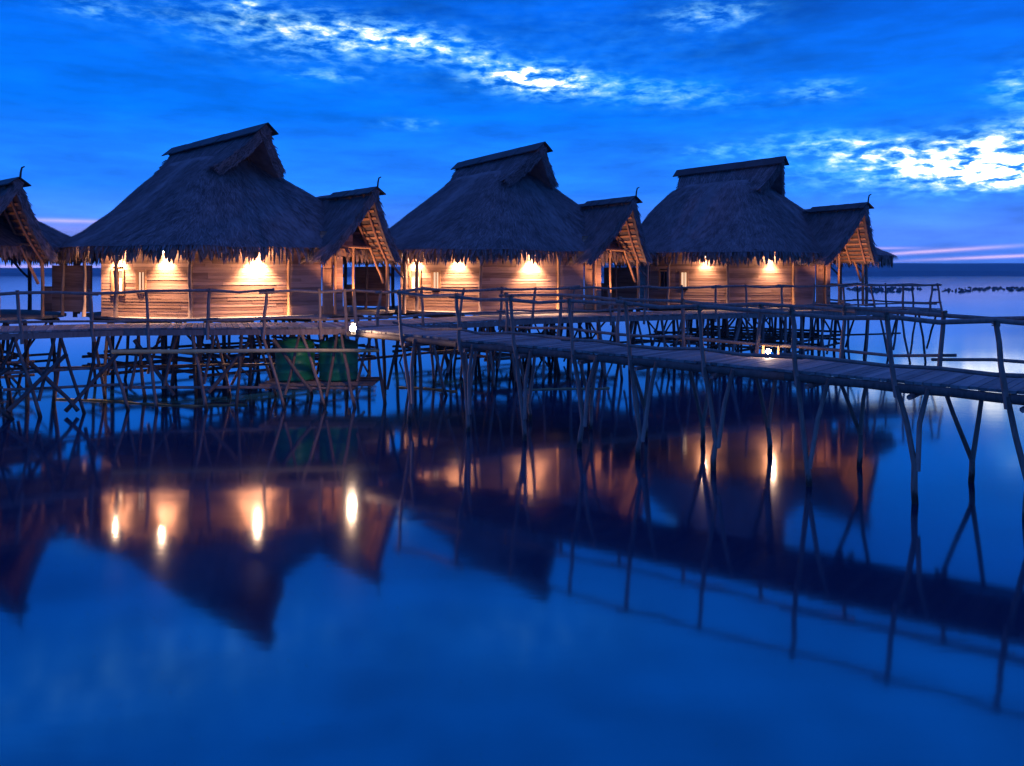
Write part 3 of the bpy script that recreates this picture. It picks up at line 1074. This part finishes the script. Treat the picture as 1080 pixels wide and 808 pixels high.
for i, t in enumerate(ts):
    zt_ = zw(t)
    p = S0 + D * t - NV * .06
    lean = random.uniform(.06, .16)
    top = p + D * lean + NV * random.uniform(-.06, .04)
    mb = MB()
    mb.pole((p.x - D.x * .04, p.y - D.y * .04, zt_ - .3), (top.x, top.y, zt_ + 1.10 + random.uniform(0, .08)), .049, .041, .025)
    mb.build('railing_post', M['pole'], fw, smooth=True)
    ntops.append(Vector((top.x, top.y, zt_)))
    # forked trestle: leg under the post, leg from the other side, one stem into the water
    zj = random.uniform(.35, .68)
    j = p - D * random.uniform(.18, .34) + NV * random.uniform(-.05, .05)
    bse = j + D * random.gauss(0, .1)
    sp = random.uniform(.46, .68)
    a = p - D * .04; c = p - D * sp
    mb = MB()
    mb.tube([(a.x, a.y, zt_ - .1), ((a.x + j.x) / 2 + random.uniform(-.03, .03), (a.y + j.y) / 2, (zt_ + zj) / 2), (j.x, j.y, zj), ((j.x + bse.x) / 2 + random.uniform(-.03, .03), (j.y + bse.y) / 2, .25), (bse.x, bse.y, -.6)],
            [.046, .048, .052, .058, .06], 8)
    mb.tube([(c.x, c.y, zt_ - .1), ((c.x + j.x) / 2 + random.uniform(-.04, .04), (c.y + j.y) / 2, (zt_ + zj) / 2), (j.x + .04, j.y - .03, zj - .1)], [.04, .044, .046], 8)
    mb.build('trestle', M['pole'], fw, smooth=True)
    # far side trestle, offset
    q = S0 + D * (t + random.uniform(-.55, -.25)) + NV * (WID + .03)
    zj = random.uniform(.35, .68); sgn = random.choice((-1, 1))
    j = q - D * random.uniform(.05, .25); bse = j - D * random.uniform(-.1, .2)
    mb = MB()
    for s_ in (-.12, random.uniform(.5, .68)):
        a = q - D * (s_ - .2)
        mb.tube([(a.x, a.y, zt_ - .1), ((a.x + j.x) / 2 + random.uniform(-.04, .04), (a.y + j.y) / 2, (zt_ + zj) / 2), (j.x, j.y, zj)], [.04, .043, .048], 8)
    mb.tube([(j.x, j.y, zj + .06), ((j.x + bse.x) / 2 + .03, (j.y + bse.y) / 2, zj * .4), (bse.x, bse.y, -.6)], [.05, .055, .058], 8)
    mb.build('trestle', M['pole'], fw, smooth=True)
    # cross beam that sticks out under the deck
    a = p - NV * random.uniform(.12, .3) - D * .3; c = q + NV * .15
    c = S0 + D * (t - .3) + NV * (WID + .15)
    mb = MB(); mb.pole((a.x, a.y, zt_ - .25), (c.x, c.y, zt_ - .25), .05, .05, .006)
    mb.build('cross_beam', M['pole'], fw, smooth=True)
def lashing(root, p, z, r):
    mb = MB()
    for k in range(4):
        zz = z + (k - 1.5) * .026
        mb.tube([(p.x, p.y, zz - .011), (p.x + .004, p.y, zz), (p.x, p.y, zz + .011)], [r, r * 1.12, r], 9)
    mb.build('lashing', M['rope'], root, smooth=True)
for p in ntops: lashing(fw, p, p.z + 1.07, .06)
rail_run(fw, ntops, 1.07, .043, .045)
rail_run(fw, ntops, .24, .036, .045)
ftops = []
for t in [-7.2, -5.4, -3.6, -1.9, -.25, 1.5, 3.3, 5.1, 6.9, 8.7, 10.5, 12.2]:
    zt_ = zw(t)
    p = S0 + D * t + NV * (WID + .05)
    top = p + D * random.uniform(-.12, .08) + NV * random.uniform(-.03, .06)
    mb = MB()
    mb.pole((p.x, p.y, zt_ - .3), (top.x, top.y, zt_ + 1.10 + random.uniform(0, .06)), .046, .04, .025)
    mb.build('railing_post', M['pole'], fw, smooth=True)
    ftops.append(Vector((top.x, top.y, zt_)))
for p in ftops: lashing(fw, p, p.z + 1.07, .057)
rail_run(fw, ftops, 1.07, .042, .045)
rail_run(fw, ftops, .24, .036, .045)

# ------------------------------------------------------------------ lamps on the boardwalks
lp = Vector((wx(372, 23.2), 23.2, 2.41))
lr = empty('walkway_lamp', lp - Vector((0, 0, .35)))
tag(lr, 'glaring bare lamp at deck level where the two boardwalks meet', 'lamp', 'lamps on the boardwalks')
mb = MB()
mb.box(lp + Vector((0, .13, -.02)), (.06, .03, .16))
mb.tube([lp + Vector((0, .1, -.1)), lp + Vector((0, .03, -.1)), lp + Vector((0, 0, -.06))], .025, 8)
mb.build('bracket', M['metal'], lr)
mb = MB(); sphere(mb, tuple(lp), .085, 14); mb.build('bulb', M['bulb_strong'], lr, smooth=True)
lamp('lamp_light', 'POINT', lp + Vector((-.02, -.12, .03)), 130, (1, .60, .36), lr, .06)

t2 = 1.0
for _ in range(40):
    q = S0 + D * t2 + NV * (WID - .22)
    if (q.x / q.y * F + 540) < 815: break
    t2 += .1
lp2 = q + Vector((0, 0, zw(t2) + .13))
l2 = empty('walkway_lamp', (q.x, q.y, zw(t2) + .01))
tag(l2, 'small low lantern with wooden hood on the boards of the slanting boardwalk', 'lamp', 'lamps on the boardwalks')
mb = MB()
mb.box(lp2 + Vector((0, 0, .135)), (.20, .11, .014), D, NV)
for sg in (-1, 1):
    mb.box(lp2 + D * sg * .17 + NV * .06 + Vector((0, 0, .005)), (.02, .02, .115), D, NV)
mb.build('hood', M['trim'], l2)
mb = MB(); sphere(mb, tuple(lp2 - NV * .07), .05, 12); mb.build('bulb', M['bulb_strong'], l2, smooth=True)
mb = MB(); mb.lathe([(.001, -.119), (.035, -.118), (.03, -.085), (.001, -.08)], tuple(lp2 - Vector((0, 0, 0))), 10); mb.build('socket', M['trim'], l2)
lamp('lantern_light', 'POINT', lp2 - NV * .09 - Vector((0, 0, .02)), 45, (1, .54, .34), l2, .04)

# ------------------------------------------------------------------ tanks, pipe, floating booms
def tank(x, y, z, r, hh, label):
    t = empty('water_tank', (x, y, z))
    tag(t, label, 'tank', 'green tanks under the boardwalk')
    mb = MB()
    prof = [(0.01, 0), (r * .93, 0), (r, .05)]
    nr = 4
    for i in range(nr):
        z0 = .05 + (hh - .2) * i / nr; z1 = .05 + (hh - .2) * (i + 1) / nr
        prof += [(r, z0 + .02), (r, z1 - .06), (r * 1.025, z1 - .04), (r * 1.025, z1 - .015)]
    prof += [(r, hh - .13), (r * .92, hh - .05), (r * .5, hh), (.3, hh + .01)]
    mb.lathe(prof, (x, y, z), 28)
    mb.build('tank_body', M['tank'], t, smooth=True)
    mb = MB(); mb.lathe([(.3, hh - .02), (.31, hh + .05), (.27, hh + .08), (.01, hh + .09)], (x, y, z), 20)
    mb.build('lid', M['tank'], t, smooth=True)
tank(-6.62, 26.05, .66, .58, 1.22, 'green plastic tank with a rounded shoulder, left of the pair below the deck')
tank(-5.30, 26.1, .66, .58, 1.22, 'green plastic tank nearest the glaring lamp, right of the pair')

mb = MB()
pts = [(wx(118, 24.0), 24.0, 1.70), (wx(200, 24.2), 24.2, 1.69), (wx(300, 24.4), 24.4, 1.70), (wx(400, 24.5), 24.5, 1.69)]
mb.tube(pts, [.06, .058, .056, .05], 8)
tag(mb.build('pipe', M['pipe'], smooth=True, origin=pts[0]), 'long cream pipe slung level below the boardwalk deck', 'pipe')

def boom(pts, label):
    mb = MB()
    P_ = []
    for a, c in zip(pts[:-1], pts[1:]):
        for i in range(8):
            p = Vector(a).lerp(Vector(c), i / 8)
            P_.append((p.x, p.y + .12 * math.sin(p.x * 1.3), p.z))
    P_.append(pts[-1])
    mb.tube(P_, [.045 + .012 * math.sin(i * 1.7) for i in range(len(P_))], 8)
    tag(mb.build('floating_boom', M['boom'], origin=pts[0], smooth=True), label, 'boom', 'yellow floats under the huts')
boom([(wx(58, 26.3), 26.3, 0), (wx(130, 25.9), 25.9, .0), (wx(200, 25.0), 25.0, .0), (wx(260, 25.2), 25.2, .0)], 'dull yellow float lying on the water left of the green tanks')
boom([(wx(420, 29), 29, .0), (wx(448, 28.8), 28.8, .0), (wx(482, 28.2), 28.2, .0)], 'short yellow float lying on the water right of the green tanks')
boom([(wx(552, 28.4), 28.4, .0), (wx(595, 28.7), 28.7, .0), (wx(642, 29), 29, .0)], 'yellow float on the water under the third hut and the slanting boardwalk')

# ------------------------------------------------------------------ sky
world = bpy.data.worlds.new('World')
scene.world = world
world.use_nodes = True
nt = world.node_tree
for n in list(nt.nodes): nt.nodes.remove(n)
out = node(nt, 'ShaderNodeOutputWorld')
tc = node(nt, 'ShaderNodeTexCoord')
sp = node(nt, 'ShaderNodeSeparateXYZ')
nt.links.new(tc.outputs['Generated'], sp.inputs[0])
X_, Y_, Z_ = sp.outputs
az = math_n(nt, 'ARCTAN2', X_, Y_)
el = math_n(nt, 'ARCSINE', Z_)
def az_el(px, py):
    a = math.atan((px - 540) / F)
    e = math.atan((HZ - py) / math.hypot(F, px - 540))
    return a, e
fac = math_n(nt, 'DIVIDE', el, R(60), clamp=True)
base = ramp(nt, fac, [(0.0, (0.09, 0.29, 1.08)), (0.04, (0.085, 0.27, 1.10)), (0.09, (0.018, 0.235, 1.12)), (0.17, (0.0, 0.185, 1.0)),
                      (0.28, (0.0, 0.11, 0.70)), (0.37, (0.0, 0.145, 0.84)), (0.52, (0.0, 0.115, 0.66)), (0.72, (0.05, 0.19, 0.95)), (1.0, (0.09, 0.18, 0.85))])
# slow darker and lighter streaks
cv = node(nt, 'ShaderNodeCombineXYZ')
nt.links.new(math_n(nt, 'MULTIPLY', az, 5.0), cv.inputs[0])
nt.links.new(math_n(nt, 'MULTIPLY', el, 26.0), cv.inputs[1])
ns = node(nt, 'ShaderNodeTexNoise'); ns.inputs['Scale'].default_value = 1.0; ns.inputs['Detail'].default_value = 6
ns.inputs['Roughness'].default_value = .6
nt.links.new(cv.outputs[0], ns.inputs[0])
streak = math_n(nt, 'MULTIPLY_ADD', ns.outputs[0], 1.7, 0.15)
mul = node(nt, 'ShaderNodeMix', data_type='RGBA', blend_type='MULTIPLY')
mul.inputs['Factor'].default_value = 1.0
nt.links.new(base, mul.inputs['A']); nt.links.new(streak, mul.inputs['B'])
# cloud cover: gaps of bright sky placed where they stand, broken up by noise
BSC = 1.2
BLOBS = [  # px, py, half length, half height, tilt (px per px), strength
    (330, 34, 120, 17, .06, .95), (430, 44, 70, 13, .1, .7), (565, 84, 58, 12, .06, 1.9), (500, 62, 60, 12, .25, .38), (690, 98, 90, 13, .08, .6), (755, 15, 48, 11, 0, .75), (868, 95, 38, 9, .05, .6),
    (1000, 170, 110, 19, -.03, 1.5), (1070, 180, 62, 12, -.02, 2.8), (900, 156, 70, 12, .12, .85), (1085, 92, 30, 16, 0, .9), (262, 6, 14, 8, 0, .9), (100, 10, 34, 9, 0, .45), (432, 131, 34, 5, 0, .55), (1090, 140, 60, 12, -.1, .8), (760, 160, 60, 8, 0, .45), (345, 80, 40, 5, 0, .45), (300, 60, 150, 20, .1, .16), (640, 40, 150, 26, .1, .14),
    (250, -100, 150, 40, .1, .26), (560, -90, 120, 30, .1, .24), (60, -150, 120, 40, 0, .2)]
tot = None
for px, py, hl, hh, tilt, amp in BLOBS:
    hh *= 1.2; amp *= BSC
    a0, e0 = az_el(px, py)
    k1 = 1.0 / (hl / F); k2 = 1.0 / (hh / F)
    u = math_n(nt, 'SUBTRACT', az, a0)
    v = math_n(nt, 'SUBTRACT', el, e0)
    v = math_n(nt, 'MULTIPLY_ADD', u, tilt, v)
    u2 = math_n(nt, 'POWER', math_n(nt, 'ABSOLUTE', math_n(nt, 'MULTIPLY', u, k1)), 2.0)
    v2 = math_n(nt, 'POWER', math_n(nt, 'ABSOLUTE', math_n(nt, 'MULTIPLY', v, k2)), 2.0)
    g = math_n(nt, 'MULTIPLY', math_n(nt, 'EXPONENT', math_n(nt, 'MULTIPLY', math_n(nt, 'ADD', u2, v2), -1.0)), amp)
    tot = g if tot is None else math_n(nt, 'ADD', tot, g)
cv2 = node(nt, 'ShaderNodeCombineXYZ')
nt.links.new(math_n(nt, 'MULTIPLY', az, 40.0), cv2.inputs[0])
nt.links.new(math_n(nt, 'MULTIPLY', el, 108.0), cv2.inputs[1])
nc = node(nt, 'ShaderNodeTexNoise'); nc.inputs['Scale'].default_value = 1.0; nc.inputs['Detail'].default_value = 8
nc.inputs['Roughness'].default_value = .56; nc.inputs['Distortion'].default_value = .15
nt.links.new(cv2.outputs[0], nc.inputs[0])
nn = math_n(nt, 'MULTIPLY_ADD', nc.outputs[0], 4.0, -1.5)       # about -0.5 .. 1.5
nn = math_n(nt, 'MAXIMUM', nn, 0.0)
dens = math_n(nt, 'MULTIPLY', tot, nn)
dens = math_n(nt, 'MINIMUM', dens, 1.6)
cl = ramp(nt, math_n(nt, 'DIVIDE', dens, 1.6), [(0.0, (0, 0, 0)), (0.10, (0.005, 0.04, 0.07)), (0.3, (0.06, 0.20, 0.24)), (0.5, (0.2, 0.38, 0.34)), (0.75, (0.75, 0.85, .6)), (1.0, (2.3, 2.2, 1.6))])
add = node(nt, 'ShaderNodeMix', data_type='RGBA', blend_type='ADD')
add.inputs['Factor'].default_value = 1.0
nt.links.new(mul.outputs['Result'], add.inputs['A']); nt.links.new(cl, add.inputs['B'])
# afterglow streaks low over the horizon
HB = [(985, 265, 60, 1.8, -.06, 1.2), (1050, 271, 70, 1.5, -.04, 1.2), (930, 262, 30, 1.3, 0, .7), (70, 233, 60, 2.0, .0, .55), (80, 243, 90, 7, 0, .3), (20, 281, 120, 2.2, 0, .8)]
tot2 = None
for px, py, hl, hh, tilt, amp in HB:
    a0, e0 = az_el(px, py)
    u = math_n(nt, 'SUBTRACT', az, a0); v = math_n(nt, 'SUBTRACT', el, e0)
    v = math_n(nt, 'MULTIPLY_ADD', u, tilt, v)
    u2 = math_n(nt, 'POWER', math_n(nt, 'ABSOLUTE', math_n(nt, 'MULTIPLY', u, F / hl)), 2.0)
    v2 = math_n(nt, 'POWER', math_n(nt, 'ABSOLUTE', math_n(nt, 'MULTIPLY', v, F / hh)), 2.0)
    g = math_n(nt, 'MULTIPLY', math_n(nt, 'EXPONENT', math_n(nt, 'MULTIPLY', math_n(nt, 'ADD', u2, v2), -1.0)), amp)
    tot2 = g if tot2 is None else math_n(nt, 'ADD', tot2, g)
glow = ramp(nt, math_n(nt, 'MULTIPLY', tot2, streak, clamp=True), [(0, (0, 0, 0)), (.5, (.3, .16, .08)), (1, (.8, .42, .25))])
add2 = node(nt, 'ShaderNodeMix', data_type='RGBA', blend_type='ADD')
add2.inputs['Factor'].default_value = 1.0
nt.links.new(add.outputs['Result'], add2.inputs['A']); nt.links.new(glow, add2.inputs['B'])
bg = node(nt, 'ShaderNodeBackground')
bg.inputs['Strength'].default_value = 1.0
nt.links.new(add2.outputs['Result'], bg.inputs['Color'])
# a faint share of twilight sky light
sky = node(nt, 'ShaderNodeTexSky', sky_type='NISHITA')
sky.sun_disc = False
sky.sun_elevation = R(1.0)
sky.sun_rotation = R(60)
bg2 = node(nt, 'ShaderNodeBackground')
bg2.inputs['Strength'].default_value = 0.002
nt.links.new(sky.outputs[0], bg2.inputs['Color'])
adds = node(nt, 'ShaderNodeAddShader')
nt.links.new(bg.outputs[0], adds.inputs[0]); nt.links.new(bg2.outputs[0], adds.inputs[1])
nt.links.new(adds.outputs[0], out.inputs[0])

# the last of the sun, just over the horizon and mostly behind cloud
sl = bpy.data.lights.new('sun', 'SUN')
sl.energy = 0.05
sl.angle = R(12)
sl.color = (1, .75, .6)
so = bpy.data.objects.new('sun', sl)
COL.objects.link(so)
so.rotation_euler = Vector((-math.sin(R(60)), -math.cos(R(60)), -math.tan(R(4)))).to_track_quat('-Z', 'Y').to_euler()

# ------------------------------------------------------------------ camera and colour
cam = bpy.data.cameras.new('camera')
cam.sensor_width = 36
cam.lens = 36 * F / 1080
cam.shift_y = -(404 - HZ) / 1080
cam.clip_start = .1
cam.clip_end = 9000
co = bpy.data.objects.new('camera', cam)
COL.objects.link(co)
co.location = (0, 0, CAM_Z)
co.rotation_euler = (R(90), 0, 0)
scene.camera = co
vs = scene.view_settings
vs.view_transform = 'Standard'
vs.look = 'None'
vs.exposure = 0.12
vs.gamma = 1
scene.render.engine = 'CYCLES'
scene.cycles.max_bounces = 6
scene.cycles.sample_clamp_indirect = 6
